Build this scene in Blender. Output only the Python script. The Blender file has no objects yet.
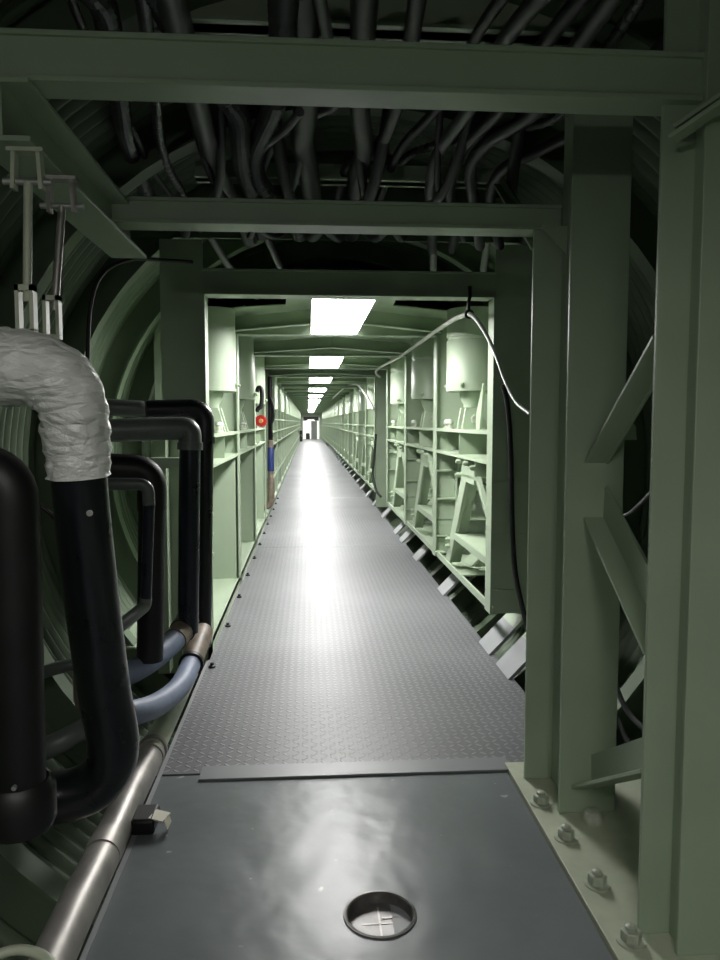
import bpy, bmesh, math, random
from mathutils import Vector, Matrix, noise
random.seed(7)
scn = bpy.context.scene
C = scn.collection
V = Vector
PI = math.pi

# ------------------------------------------------------------------ camera
F = 750.0
EYE = V((0, 0, 1.55))
PITCH = math.atan(58 / F)
YAW = math.atan(52 / F * math.cos(PITCH))
cam_d = bpy.data.cameras.new('camera')
cam = bpy.data.objects.new('camera', cam_d)
C.objects.link(cam)
cam.location = EYE
cam.rotation_euler = (PI / 2 - PITCH, 0, -YAW)
cam_d.sensor_fit = 'VERTICAL'
cam_d.sensor_height = 24
cam_d.lens = F / 960 * 24
cam_d.clip_start = 0.05
cam_d.clip_end = 200
scn.camera = cam
ROT = cam.rotation_euler.to_matrix()

def P(px, py, Y=None, X=None, Z=None):
    """world point seen at a photo pixel, at a given world Y, X or Z"""
    d = ROT @ V(((px - 360) / F, -(py - 480) / F, -1))
    if Y is not None: t = Y / d.y
    elif X is not None: t = X / d.x
    else: t = (Z - EYE.z) / d.z
    return EYE + d * t

# ------------------------------------------------------------------ materials
def new_mat(name):
    m = bpy.data.materials.new(name)
    m.use_nodes = True
    nt = m.node_tree
    return m, nt, nt.nodes['Principled BSDF']

def N(nt, typ, **kw):
    n = nt.nodes.new(typ)
    for k, v in kw.items():
        setattr(n, k, v)
    return n

def mat(name, col, rough=0.5, metal=0.0, var=0.12, scale=6.0, bump=0.0, bscale=40.0, spec=0.5, rvar=0.1, coat=0.0):
    m, nt, b = new_mat(name)
    L = nt.links.new
    tc = N(nt, 'ShaderNodeTexCoord')
    n1 = N(nt, 'ShaderNodeTexNoise'); n1.inputs['Scale'].default_value = scale; n1.inputs['Detail'].default_value = 5
    L(tc.outputs['Object'], n1.inputs['Vector'])
    r = N(nt, 'ShaderNodeValToRGB')
    r.color_ramp.elements[0].position = 0.3; r.color_ramp.elements[1].position = 0.7
    lo = [c * (1 - var) for c in col]; hi = [min(1, c * (1 + var)) for c in col]
    r.color_ramp.elements[0].color = (*lo, 1); r.color_ramp.elements[1].color = (*hi, 1)
    L(n1.outputs['Fac'], r.inputs['Fac']); L(r.outputs['Color'], b.inputs['Base Color'])
    mr = N(nt, 'ShaderNodeMapRange')
    mr.inputs['To Min'].default_value = max(0.02, rough - rvar); mr.inputs['To Max'].default_value = min(1, rough + rvar)
    L(n1.outputs['Fac'], mr.inputs['Value']); L(mr.outputs['Result'], b.inputs['Roughness'])
    b.inputs['Metallic'].default_value = metal
    b.inputs['Specular IOR Level'].default_value = spec
    b.inputs['Coat Weight'].default_value = coat
    if bump:
        n2 = N(nt, 'ShaderNodeTexNoise'); n2.inputs['Scale'].default_value = bscale; n2.inputs['Detail'].default_value = 4
        L(tc.outputs['Object'], n2.inputs['Vector'])
        bp = N(nt, 'ShaderNodeBump'); bp.inputs['Strength'].default_value = bump; bp.inputs['Distance'].default_value = 0.01
        L(n2.outputs['Fac'], bp.inputs['Height']); L(bp.outputs['Normal'], b.inputs['Normal'])
    return m

GREEN = mat('pale_green_paint', (0.35, 0.43, 0.31), 0.42, var=0.06, scale=3, bump=0.03, bscale=30)
LINER = mat('liner_green_paint', (0.105, 0.145, 0.09), 0.5, var=0.1, scale=2)
FOOTG = mat('grey_floor_paint', (0.27, 0.28, 0.29), 0.45, var=0.08, scale=8)
CUP = mat('worn_cup_metal', (0.16, 0.155, 0.15), 0.4, metal=0.5, var=0.4, scale=18)
STRIP = mat('cover_strip_paint', (0.17, 0.18, 0.19), 0.42, var=0.06)
BLACK = mat('black_rubber', (0.004, 0.004, 0.0045), 0.5, var=0.3, scale=9, bump=0.05)
BLKGL = mat('glossy_black_pipe', (0.008, 0.009, 0.012), 0.3, var=0.3, scale=9)
NAVY = mat('navy_black_pipe', (0.008, 0.011, 0.022), 0.3, var=0.3, scale=9)
GREYP = mat('dark_grey_pipe', (0.13, 0.145, 0.135), 0.4, var=0.2, scale=5, bump=0.1)
BLUEP = mat('slate_blue_pipe', (0.22, 0.26, 0.36), 0.5, var=0.15, scale=8, bump=0.1)
BLUE = mat('blue_sleeve', (0.03, 0.05, 0.2), 0.4)
RUST = mat('brown_fitting', (0.2, 0.16, 0.12), 0.5, var=0.4, scale=14, bump=0.2)
STEEL = mat('worn_steel', (0.36, 0.34, 0.32), 0.44, metal=0.5, var=0.3, scale=7, bump=0.15, bscale=14)
BRIGHT = mat('bright_steel', (0.5, 0.5, 0.48), 0.4, metal=0.7, var=0.2, scale=20)
CABLE = mat('dark_cable', (0.022, 0.022, 0.025), 0.5, var=0.3)
CABLE2 = mat('grey_cable', (0.07, 0.072, 0.075), 0.45, var=0.3)
FLEX = mat('flexible_conduit', (0.085, 0.088, 0.09), 0.38, metal=0.4, var=0.25)
WHITEC = mat('white_cable', (0.5, 0.5, 0.46), 0.4, var=0.08, scale=12)
RED = mat('red_paint', (0.42, 0.008, 0.01), 0.4, var=0.1)
YELLOW = mat('yellow_paint', (0.5, 0.3, 0.08), 0.4)
TAPE = mat('cream_tape', (0.62, 0.60, 0.47), 0.6, var=0.06)
WHITE = mat('white_paint', (0.78, 0.78, 0.76), 0.5, var=0.03)
DOORG = mat('grey_door_paint', (0.2, 0.22, 0.2), 0.5, var=0.05)
BOLTM = mat('painted_bolt', (0.42, 0.46, 0.37), 0.4, var=0.25, scale=30)
BASEPL = mat('cream_green_base_paint', (0.45, 0.49, 0.37), 0.45, var=0.12, scale=10)
HOUSING = mat('lamp_housing_white', (0.7, 0.72, 0.68), 0.4, var=0.03)

def foil_mat():
    m, nt, b = new_mat('crinkled_foil')
    L = nt.links.new
    tc = N(nt, 'ShaderNodeTexCoord')
    mp = N(nt, 'ShaderNodeMapping'); mp.inputs['Scale'].default_value = (1.0, 1.0, 2.4)
    L(tc.outputs['Object'], mp.inputs['Vector'])
    n1 = N(nt, 'ShaderNodeTexNoise'); n1.inputs['Scale'].default_value = 9; n1.inputs['Detail'].default_value = 6
    n1.inputs['Roughness'].default_value = 0.6; n1.inputs['Distortion'].default_value = 1.2
    L(mp.outputs['Vector'], n1.inputs['Vector'])
    v = N(nt, 'ShaderNodeTexVoronoi', feature='DISTANCE_TO_EDGE'); v.inputs['Scale'].default_value = 14
    L(mp.outputs['Vector'], v.inputs['Vector'])
    ad = N(nt, 'ShaderNodeMath', operation='MULTIPLY_ADD'); ad.inputs[1].default_value = 0.8
    L(v.outputs['Distance'], ad.inputs[0]); L(n1.outputs['Fac'], ad.inputs[2])
    bp = N(nt, 'ShaderNodeBump'); bp.inputs['Strength'].default_value = 0.75; bp.inputs['Distance'].default_value = 0.022
    L(ad.outputs[0], bp.inputs['Height']); L(bp.outputs['Normal'], b.inputs['Normal'])
    b.inputs['Base Color'].default_value = (0.86, 0.87, 0.83, 1)
    b.inputs['Metallic'].default_value = 0.15; b.inputs['Roughness'].default_value = 0.4
    return m
FOIL = foil_mat()

def tread_mat():
    m, nt, b = new_mat('tread_plate_grey')
    L = nt.links.new
    tc = N(nt, 'ShaderNodeTexCoord')
    mp = N(nt, 'ShaderNodeMapping'); p = 0.044
    mp.inputs['Scale'].default_value = (1 / p, 1 / p, 0)
    L(tc.outputs['Object'], mp.inputs['Vector'])
    sp = N(nt, 'ShaderNodeSeparateXYZ'); L(mp.outputs['Vector'], sp.inputs['Vector'])
    def M(op, a, c=None):
        n = N(nt, 'ShaderNodeMath', operation=op)
        for i, q in enumerate((a, c)):
            if q is None: continue
            if isinstance(q, (int, float)): n.inputs[i].default_value = q
            else: L(q, n.inputs[i])
        return n.outputs[0]
    u, w = sp.outputs['X'], sp.outputs['Y']
    par = M('FLOORED_MODULO', M('ADD', M('FLOOR', u), M('FLOOR', w)), 2)
    fu = M('SUBTRACT', M('FRACT', u), 0.5); fv = M('SUBTRACT', M('FRACT', w), 0.5)
    sg = M('SUBTRACT', M('MULTIPLY', par, 2), 1)
    fvs = M('MULTIPLY', fv, sg)
    a = M('ADD', fu, fvs); c = M('SUBTRACT', fu, fvs)
    d = M('ADD', M('POWER', M('DIVIDE', a, 0.62), 2), M('POWER', M('DIVIDE', c, 0.2), 2))
    h = N(nt, 'ShaderNodeMapRange', interpolation_type='SMOOTHSTEP')
    h.inputs['From Min'].default_value = 0.5; h.inputs['From Max'].default_value = 1.2
    h.inputs['To Min'].default_value = 1; h.inputs['To Max'].default_value = 0
    L(d, h.inputs['Value'])
    n1 = N(nt, 'ShaderNodeTexNoise'); n1.inputs['Scale'].default_value = 0.9; n1.inputs['Detail'].default_value = 6
    L(tc.outputs['Object'], n1.inputs['Vector'])
    r = N(nt, 'ShaderNodeValToRGB')
    r.color_ramp.elements[0].position = 0.3; r.color_ramp.elements[0].color = (0.105, 0.108, 0.116, 1)
    r.color_ramp.elements[1].position = 0.72; r.color_ramp.elements[1].color = (0.16, 0.162, 0.172, 1)
    L(n1.outputs['Fac'], r.inputs['Fac'])
    mx = N(nt, 'ShaderNodeMix', data_type='RGBA'); mx.inputs[7].default_value = (0.30, 0.30, 0.31, 1)
    L(M('MULTIPLY', h.outputs['Result'], 0.55), mx.inputs[0]); L(r.outputs['Color'], mx.inputs[6])
    L(mx.outputs[2], b.inputs['Base Color'])
    b.inputs['Roughness'].default_value = 0.43
    b.inputs['Specular IOR Level'].default_value = 0.4
    bp = N(nt, 'ShaderNodeBump'); bp.inputs['Strength'].default_value = 0.8; bp.inputs['Distance'].default_value = 0.004
    L(h.outputs['Result'], bp.inputs['Height']); L(bp.outputs['Normal'], b.inputs['Normal'])
    return m
TREAD = tread_mat()

def plate_mat():
    m, nt, b = new_mat('smooth_deck_paint')
    L = nt.links.new
    tc = N(nt, 'ShaderNodeTexCoord')
    n1 = N(nt, 'ShaderNodeTexNoise'); n1.inputs['Scale'].default_value = 2.2; n1.inputs['Detail'].default_value = 6
    L(tc.outputs['Object'], n1.inputs['Vector'])
    r = N(nt, 'ShaderNodeValToRGB')
    r.color_ramp.elements[0].position = 0.3; r.color_ramp.elements[0].color = (0.135, 0.155, 0.16, 1)
    r.color_ramp.elements[1].position = 0.7; r.color_ramp.elements[1].color = (0.18, 0.2, 0.205, 1)
    L(n1.outputs['Fac'], r.inputs['Fac'])
    n3 = N(nt, 'ShaderNodeTexNoise'); n3.inputs['Scale'].default_value = 14; n3.inputs['Detail'].default_value = 3
    L(tc.outputs['Object'], n3.inputs['Vector'])
    sc = N(nt, 'ShaderNodeMapRange'); sc.inputs['From Min'].default_value = 0.72; sc.inputs['From Max'].default_value = 0.76
    L(n3.outputs['Fac'], sc.inputs['Value'])
    mx = N(nt, 'ShaderNodeMix', data_type='RGBA'); mx.inputs[7].default_value = (0.4, 0.41, 0.4, 1)
    L(sc.outputs['Result'], mx.inputs[0]); L(r.outputs['Color'], mx.inputs[6]); L(mx.outputs[2], b.inputs['Base Color'])
    b.inputs['Roughness'].default_value = 0.31
    b.inputs['Specular IOR Level'].default_value = 0.22
    n2 = N(nt, 'ShaderNodeTexNoise'); n2.inputs['Scale'].default_value = 5.5; n2.inputs['Detail'].default_value = 2.5
    L(tc.outputs['Object'], n2.inputs['Vector'])
    bp = N(nt, 'ShaderNodeBump'); bp.inputs['Strength'].default_value = 0.3; bp.inputs['Distance'].default_value = 0.02
    L(n2.outputs['Fac'], bp.inputs['Height']); L(bp.outputs['Normal'], b.inputs['Normal'])
    return m
PLATE = plate_mat()

def emit(name, col, s):
    m = bpy.data.materials.new(name); m.use_nodes = True
    nt = m.node_tree; nt.nodes.clear()
    e = N(nt, 'ShaderNodeEmission'); o = N(nt, 'ShaderNodeOutputMaterial')
    e.inputs['Color'].default_value = (*col, 1); e.inputs['Strength'].default_value = s
    nt.links.new(e.outputs[0], o.inputs['Surface'])
    return m
LAMP = emit('lamp_diffuser_glow', (1.0, 0.99, 0.97), 50.0)
LAMPDIM = emit('dim_lamp_glow', (1.0, 0.98, 0.93), 15.0)
LAMPSIDE = emit('added_lamp_glow', (1.0, 0.99, 0.95), 100.0)

# ------------------------------------------------------------------ mesh helpers
class MB:
    def __init__(s): s.bm = bmesh.new()
    def box(s, x0, x1, y0, y1, z0, z1):
        xs, ys, zs = sorted((x0, x1)), sorted((y0, y1)), sorted((z0, z1))
        v = [s.bm.verts.new((xs[i], ys[j], zs[k])) for i in (0, 1) for j in (0, 1) for k in (0, 1)]
        for f in ((0, 1, 3, 2), (4, 6, 7, 5), (0, 4, 5, 1), (2, 3, 7, 6), (0, 2, 6, 4), (1, 5, 7, 3)):
            s.bm.faces.new([v[i] for i in f])
        return s
    def bar(s, p0, p1, w, t, side=(1, 0, 0)):
        """rectangular bar from p0 to p1: w along side, t across"""
        p0, p1 = V(p0), V(p1); d = (p1 - p0).normalized()
        a = V(side); a = (a - d * a.dot(d)).normalized(); c = d.cross(a)
        r = []
        for p in (p0, p1):
            r.append([s.bm.verts.new(p + a * (w / 2 * i) + c * (t / 2 * j)) for i, j in ((-1, -1), (1, -1), (1, 1), (-1, 1))])
        s.bm.faces.new(r[0][::-1]); s.bm.faces.new(r[1])
        for i in range(4):
            s.bm.faces.new((r[0][i], r[0][(i + 1) % 4], r[1][(i + 1) % 4], r[1][i]))
        return s
    def prism(s, pts, axis, a0, a1):
        """polygon extruded along an axis; pts are the other two coordinates in xyz order"""
        def mk(p, a):
            q = list(p); q.insert('xyz'.index(axis), a); return q
        A = [s.bm.verts.new(mk(p, a0)) for p in pts]; B = [s.bm.verts.new(mk(p, a1)) for p in pts]
        s.bm.faces.new(A); s.bm.faces.new(B[::-1])
        n = len(pts)
        for i in range(n): s.bm.faces.new((A[i], B[i], B[(i + 1) % n], A[(i + 1) % n]))
        return s
    def lathe(s, prof, base=(0, 0, 0), axis=(0, 0, 1), n=32, cap=True):
        base, ax = V(base), V(axis).normalized()
        u = ax.orthogonal().normalized(); w = ax.cross(u)
        rings = []
        for r, h in prof:
            rings.append([s.bm.verts.new(base + ax * h + (u * math.cos(2 * PI * i / n) + w * math.sin(2 * PI * i / n)) * max(r, 1e-4)) for i in range(n)])
        for a, b in zip(rings, rings[1:]):
            for i in range(n): s.bm.faces.new((a[i], a[(i + 1) % n], b[(i + 1) % n], b[i]))
        if cap: s.bm.faces.new(rings[0][::-1]); s.bm.faces.new(rings[-1])
        return s
    def cyl(s, p0, p1, r, n=20):
        p0, p1 = V(p0), V(p1)
        return s.lathe([(r, 0), (r, (p1 - p0).length)], p0, p1 - p0, n)
    def hexnut(s, p, ax, r, h):
        return s.lathe([(r, 0), (r, h)], p, ax, 6)
    def tube(s, pts, r, n=14, ribs=0.0, crinkle=0.0):
        """tube along points; r a number or a list; ribs makes it corrugated"""
        pts = [V(p) for p in pts]
        R = r if isinstance(r, (list, tuple)) else [r] * len(pts)
        t0 = (pts[1] - pts[0]).normalized(); u = t0.orthogonal().normalized()
        rings = []
        for i, p in enumerate(pts):
            t = (pts[min(i + 1, len(pts) - 1)] - pts[max(i - 1, 0)]).normalized()
            u = (u - t * u.dot(t)).normalized(); w = t.cross(u)
            rr = R[i] * (1 + (ribs if i % 2 else -ribs))
            ring = []
            for k in range(n):
                d = u * math.cos(2 * PI * k / n) + w * math.sin(2 * PI * k / n)
                q = p + d * rr
                if crinkle:
                    q = q + d * crinkle * (noise.noise(q * 16) + 0.7 * noise.noise(q * 38 + V((3, 1, 7))))
                ring.append(s.bm.verts.new(q))
            rings.append(ring)
        for a, b in zip(rings, rings[1:]):
            for i in range(n): s.bm.faces.new((a[i], a[(i + 1) % n], b[(i + 1) % n], b[i]))
        s.bm.faces.new(rings[0][::-1]); s.bm.faces.new(rings[-1])
        return s
    def out(s, name, m, parent=None, bevel=0.0, sharp=40, origin=None):
        bm = s.bm
        bmesh.ops.recalc_face_normals(bm, faces=bm.faces)
        for f in bm.faces: f.smooth = True
        for e in bm.edges:
            if len(e.link_faces) == 2 and e.calc_face_angle(0) > math.radians(sharp): e.smooth = False
        if parent is not None: off = V(parent_world(parent))
        elif origin is not None: off = V(origin)
        else:
            co = [v.co for v in bm.verts]
            lo = V((min(c.x for c in co), min(c.y for c in co), min(c.z for c in co)))
            hi = V((max(c.x for c in co), max(c.y for c in co), max(c.z for c in co)))
            off = V(((lo.x + hi.x) / 2, (lo.y + hi.y) / 2, lo.z))
        bmesh.ops.translate(bm, verts=bm.verts, vec=-off)
        me = bpy.data.meshes.new(name); bm.to_mesh(me); bm.free()
        me.materials.append(m)
        o = bpy.data.objects.new(name, me); C.objects.link(o)
        if parent is not None: o.parent = parent
        else: o.location = off
        if bevel:
            b = o.modifiers.new('bevel', 'BEVEL'); b.width = bevel; b.segments = 2; b.limit_method = 'ANGLE'
        return o

def parent_world(o):
    p = V(o.location)
    while o.parent: o = o.parent; p += V(o.location)
    return p

def smooth_path(pts, step=0.03):
    """Catmull-Rom through the points, resampled at an even step"""
    pts = [V(p) for p in pts]
    P_ = [pts[0] * 2 - pts[1]] + pts + [pts[-1] * 2 - pts[-2]]
    dense = []
    for i in range(1, len(P_) - 2):
        a, b, c, d = P_[i - 1:i + 3]
        for k in range(24):
            t = k / 24
            dense.append(0.5 * ((2 * b) + (c - a) * t + (2 * a - 5 * b + 4 * c - d) * t * t + (3 * b - a - 3 * c + d) * t ** 3))
    dense.append(pts[-1])
    out = [dense[0]]; acc = 0
    for a, b in zip(dense, dense[1:]):
        acc += (b - a).length
        if acc >= step: out.append(b); acc = 0
    if (out[-1] - dense[-1]).length > step * 0.3: out.append(dense[-1])
    return out

def elbow_path(pts, rad, n=8):
    """straight runs joined by rounded corners"""
    pts = [V(p) for p in pts]; out = [pts[0]]
    for a, b, c in zip(pts, pts[1:], pts[2:]):
        r = min(rad, (a - b).length * .49, (c - b).length * .49)
        p = b + (a - b).normalized() * r; q = b + (c - b).normalized() * r
        for k in range(n + 1):
            t = k / n
            out.append(p * (1 - t) ** 2 + b * 2 * t * (1 - t) + q * t * t)
    out.append(pts[-1])
    return out

def tag(o, label=None, cat=None, group=None, kind=None):
    if label: o['label'] = label
    if cat: o['category'] = cat
    if group: o['group'] = group
    if kind: o['kind'] = kind
    return o

def thing(name, loc, label, cat, group=None):
    o = bpy.data.objects.new(name, None); C.objects.link(o)
    o.location = loc; o.empty_display_size = 0.1
    return tag(o, label, cat, group)

def dup(root, loc, label=None, rotz=None):
    c = root.copy(); C.objects.link(c); c.location = loc
    if label: c['label'] = label
    if rotz is not None: c.rotation_euler = (0, 0, rotz)
    def kids(src, dst):
        for ch in [x for x in src.children]:
            d = ch.copy(); C.objects.link(d); d.parent = dst
            kids(ch, d)
    if root.children: kids(root, c)
    return c

ORD = ['first', 'second', 'third', 'fourth', 'fifth', 'sixth', 'seventh', 'eighth', 'ninth', 'tenth', 'eleventh', 'twelfth',
       'thirteenth', 'fourteenth', 'fifteenth', 'sixteenth', 'seventeenth', 'eighteenth', 'nineteenth', 'twentieth',
       'twenty-first', 'twenty-second', 'twenty-third', 'twenty-fourth', 'twenty-fifth', 'twenty-sixth', 'twenty-seventh',
       'twenty-eighth', 'twenty-ninth', 'thirtieth', 'thirty-first']

# ------------------------------------------------------------------ the tunnel layout (metres)
XL, XR, XC = -0.65, 1.212, 0.27          # faces of the left and right racks, corridor centre
Y0, BAY, NB = 4.88, 2.2, 27             # first portal frame, bay length, bays
YEND = 66.4
ZB = 2.357                              # underside of the portal beams
GAP = 3                                 # the open bay without racks

# --- tunnel lining: corrugated tube
def liner(name, a0, a1, ang=28):
    b = MB(); bm = b.bm
    cx, cz, R = XC, 1.25, 2.05
    ys = []; y = -3.0
    while y < 14: ys.append((y, R + 0.022 * math.cos((y + 3) / 0.1 * 2 * PI))); y += 0.02
    ys += [(14.0, R), (YEND + 4, R)]
    prev = None
    for (y, r) in ys:
        ring = [bm.verts.new((cx + r * math.cos(math.radians(a0 + (a1 - a0) * i / ang)), y, cz + r * math.sin(math.radians(a0 + (a1 - a0) * i / ang)))) for i in range(ang + 1)]
        if prev:
            for i in range(ang): bm.faces.new((prev[i], prev[i + 1], ring[i + 1], ring[i]))
        prev = ring
    return tag(b.out(name, LINER, sharp=80, origin=(cx, 0, 0)), kind='structure')
liner('wall_left', 125, 262, 40)
liner('ceiling', 55, 125, 20)
liner('wall_right', -82, 55, 40)
liner('trim_1', 262, 278, 6)

# --- ring ribs of the lining
for i, y in enumerate((0.4, 1.55, 2.7, 3.85, 5.0, 6.15, 7.3, 8.45, 9.6, 10.75)):
    b = MB(); bm = b.bm; n = 72
    prof = [(2.06, -.01), (1.86, -.01), (1.86, -.06), (1.845, -.06), (1.845, .06), (1.86, .06), (1.86, .01), (2.06, .01)]
    rings = []
    for k in range(n):
        a = 2 * PI * k / n
        rings.append([bm.verts.new((XC + r * math.cos(a), y + dy, 1.25 + r * math.sin(a))) for r, dy in prof])
    for k in range(n):
        A, B = rings[k], rings[(k + 1) % n]
        for j in range(8): bm.faces.new((A[j], A[(j + 1) % 8], B[(j + 1) % 8], B[j]))
    tag(b.out('trim_%d' % (i + 2), LINER, origin=(XC, y, 0)), kind='structure')

# --- walkway
b = MB(); b.box(XL, 1.235, 3.25, YEND, -0.03, 0.0)
fl = tag(b.out('floor', TREAD, origin=(0, 0, 0)), kind='structure')
b = MB()
for x in (XL + .08, 0.3, 1.1): b.box(x - .04, x + .04, -1.0, YEND, -0.2, -0.031)
b.box(XL, XL + .02, 3.25, YEND, -.2, -.031); b.box(1.215, 1.235, 3.25, YEND, -.2, -.031)
tag(b.out('trim_20', FOOTG), kind='structure')
# narrow joints between the tread plates: raised butt straps
b = MB()
for y in (9.28, 15.3, 21.3, 27.3): b.box(XL + .01, 1.2, y - .008, y + .008, 0.0005, 0.003)
tag(b.out('trim_21', FOOTG), kind='structure')

# smooth plate with a round hole and a cup
_h = P(380, 914, Z=0)
HX, HY, HR = _h.x, _h.y, 0.104
sp = thing('deck_plate', (0.1, 2.2, -0.03), 'smooth dark grey painted steel plate with a round hole, in the foreground', 'floor plate')
b = MB(); bm = b.bm
x0, x1, y0, y1 = XL, 0.875, -1.0, 3.235
n = 48
ring_t = [bm.verts.new((HX + HR * math.cos(2 * PI * k / n), HY + HR * math.sin(2 * PI * k / n), -0.002)) for k in range(n)]
ring_b = [bm.verts.new((v.co.x, v.co.y, -0.028)) for v in ring_t]
def edge_pt(k):
    a = 2 * PI * k / n; dx, dy = math.cos(a), math.sin(a)
    t = 1e9
    if dx > 1e-9: t = min(t, (x1 - HX) / dx)
    if dx < -1e-9: t = min(t, (x0 - HX) / dx)
    if dy > 1e-9: t = min(t, (y1 - HY) / dy)
    if dy < -1e-9: t = min(t, (y0 - HY) / dy)
    return HX + dx * t, HY + dy * t
cors = {}
out_t = [bm.verts.new((*edge_pt(k), -0.002)) for k in range(n)]
for k in range(n):
    k2 = (k + 1) % n
    bm.faces.new((ring_t[k], ring_b[k], ring_b[k2], ring_t[k2]))
    a, c = out_t[k], out_t[k2]
    # add plate corner when the outer edge turns
    cx_ = None
    for X_ in (x0, x1):
        for Y_ in (y0, y1):
            if (abs(a.co.x - X_) < 1e-6 and abs(c.co.y - Y_) < 1e-6 and abs(c.co.x - X_) > 1e-6 and abs(a.co.y - Y_) > 1e-6) or \
               (abs(a.co.y - Y_) < 1e-6 and abs(c.co.x - X_) < 1e-6 and abs(a.co.x - X_) > 1e-6 and abs(c.co.y - Y_) > 1e-6):
                cx_ = bm.verts.new((X_, Y_, -0.002))
    fs = [ring_t[k], ring_t[k2], c] + ([cx_] if cx_ else []) + [a]
    bm.faces.new(fs)
b.out('plate', PLATE, sp)
b = MB()
b.lathe([(HR + .012, -0.0025), (HR + .012, 0.0025), (HR + .004, 0.004), (HR - .001, 0.001), (HR - .003, -0.032), (0.001, -0.034), (0.001, -.04), (HR, -0.04)], (HX, HY, 0), (0, 0, 1), 48, cap=False)
cup = b.out('hole_cup', CUP, sp); cup['label'] = 'bare worn metal cup with a raised rim'
b = MB(); b.box(HX - .003, HX + .003, HY - .08, HY + .08, -.036, -.032); b.box(HX - .06, HX + .09, HY - .003, HY + .003, -.036, -.032)
b.box(HX + .01, HX + .075, HY + .022, HY + .03, -.036, -.031)
b.out('cross_slot', STEEL, cup)
# cover strip over the joint between the two plates
b = MB(); a = P(197, 786, Z=0); b.box(a.x, 0.9, 3.175, 3.30, -0.0015, 0.009)
tag(b.out('cover_strip', STRIP, bevel=.002), 'flat grey cover strip across the joint between smooth plate and tread plate', 'cover strip')
# support rib left of the deck plate
b = MB(); b.box(XL - .02, XL - .002, 0.5, 4.86, -.2, -.004)
tag(b.out('trim_22', FOOTG), kind='structure')

# ------------------------------------------------------------------ portal frames
def portal(i, first=False):
    y = Y0 + BAY * i
    lab = ('front green steel portal frame of the corridor, dark panels either side' if i == 0 else
           'green steel portal frame over the walkway, %s behind the front one' % ORD[i - 1])
    t = thing('portal_frame', (XC, y, 0), lab, 'steel frame', 'portal frames along the corridor')
    b = MB(); b.box(XL - .012, XL, y, y + .15, -.02, ZB + .012); b.out('post', GREEN, t)
    b = MB(); b.box(XR, XR + .012, y, y + .15, .262, ZB + .012); b.out('post', GREEN, t)
    b = MB()
    b.box(XL - .012, XR + .012, y, y + .15, ZB, ZB + .012)
    b.box(XL - .0115, XR + .0115, y + .02, y + .032, ZB + .012, ZB + .15)
    b.box(XL - .0115, XR + .0115, y, y + .12, ZB + .15, ZB + .162)
    b.out('beam', GREEN, t)
    if i == 0:
        b = MB(); b.box(-.93, XL - .012, y + .02, y + .035, -.1, 2.7); b.out('panel', GREEN, t)
        b = MB(); b.box(XR + .012, 1.95, y + .02, y + .035, .262, 2.7)
        for z in (.42, .8, 1.15): b.box(XR + .014, 1.95, y + .014, y + .02, z, z + .006)
        b.out('panel', GREEN, t)
    else:
        b = MB(); b.box(-1.42, XL - .012, y + .06, y + .072, 0 if i < 3 else 1.12, ZB + .14); b.out('web_plate', GREEN, t)
        b = MB()
        b.box(XR + .012, 1.72, y + .06, y + .072, 1.286, ZB + .14)
        b.box(XR + .012, 1.42, y + .06, y + .072, .3, 1.286)
        b.box(1.41, 1.425, y + .0, y + .13, .3, 1.286)
        for z in (.45, .81, 1.08): b.box(XR + .014, 1.41, y, y + .06, z, z + .012)
        b.box(XR + .0, 1.3, y - .06, y + .06, .3, .312)
        b.out('web_plate', GREEN, t)
    return t
for i in range(0, 4): portal(i)
# the plain ones further away share their meshes
proto_f = portal(4)
for i in range(5, NB + 1):
    dup(proto_f, (XC, Y0 + BAY * i, 0), 'green steel portal frame over the walkway, %s behind the front one' % ORD[i - 1])
# wall panels beside the open bay
for (x, s, nm) in ((XR, 1, 'right'), (XL, -1, 'left')):
    b = MB()
    b.box(x + s * .02, x + s * .5, Y0 + BAY * 4 - .1, Y0 + BAY * 4 - .085, 0.0, 2.4)
    if s > 0:
        for z in (.6, 1.0, 1.4, 1.9): b.box(x + .02, x + .5, Y0 + BAY * 4 - .11, Y0 + BAY * 4 - .1, z, z + .01)
    else:
        b.box(x - .02, x + .06, Y0 + BAY * 4 - .16, Y0 + BAY * 4 - .1, 1.55, 2.36)
    tag(b.out('closing_panel', GREEN), 'tall green closing panel at the far side of the open bay, %s wall' % nm, 'panel')

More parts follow.
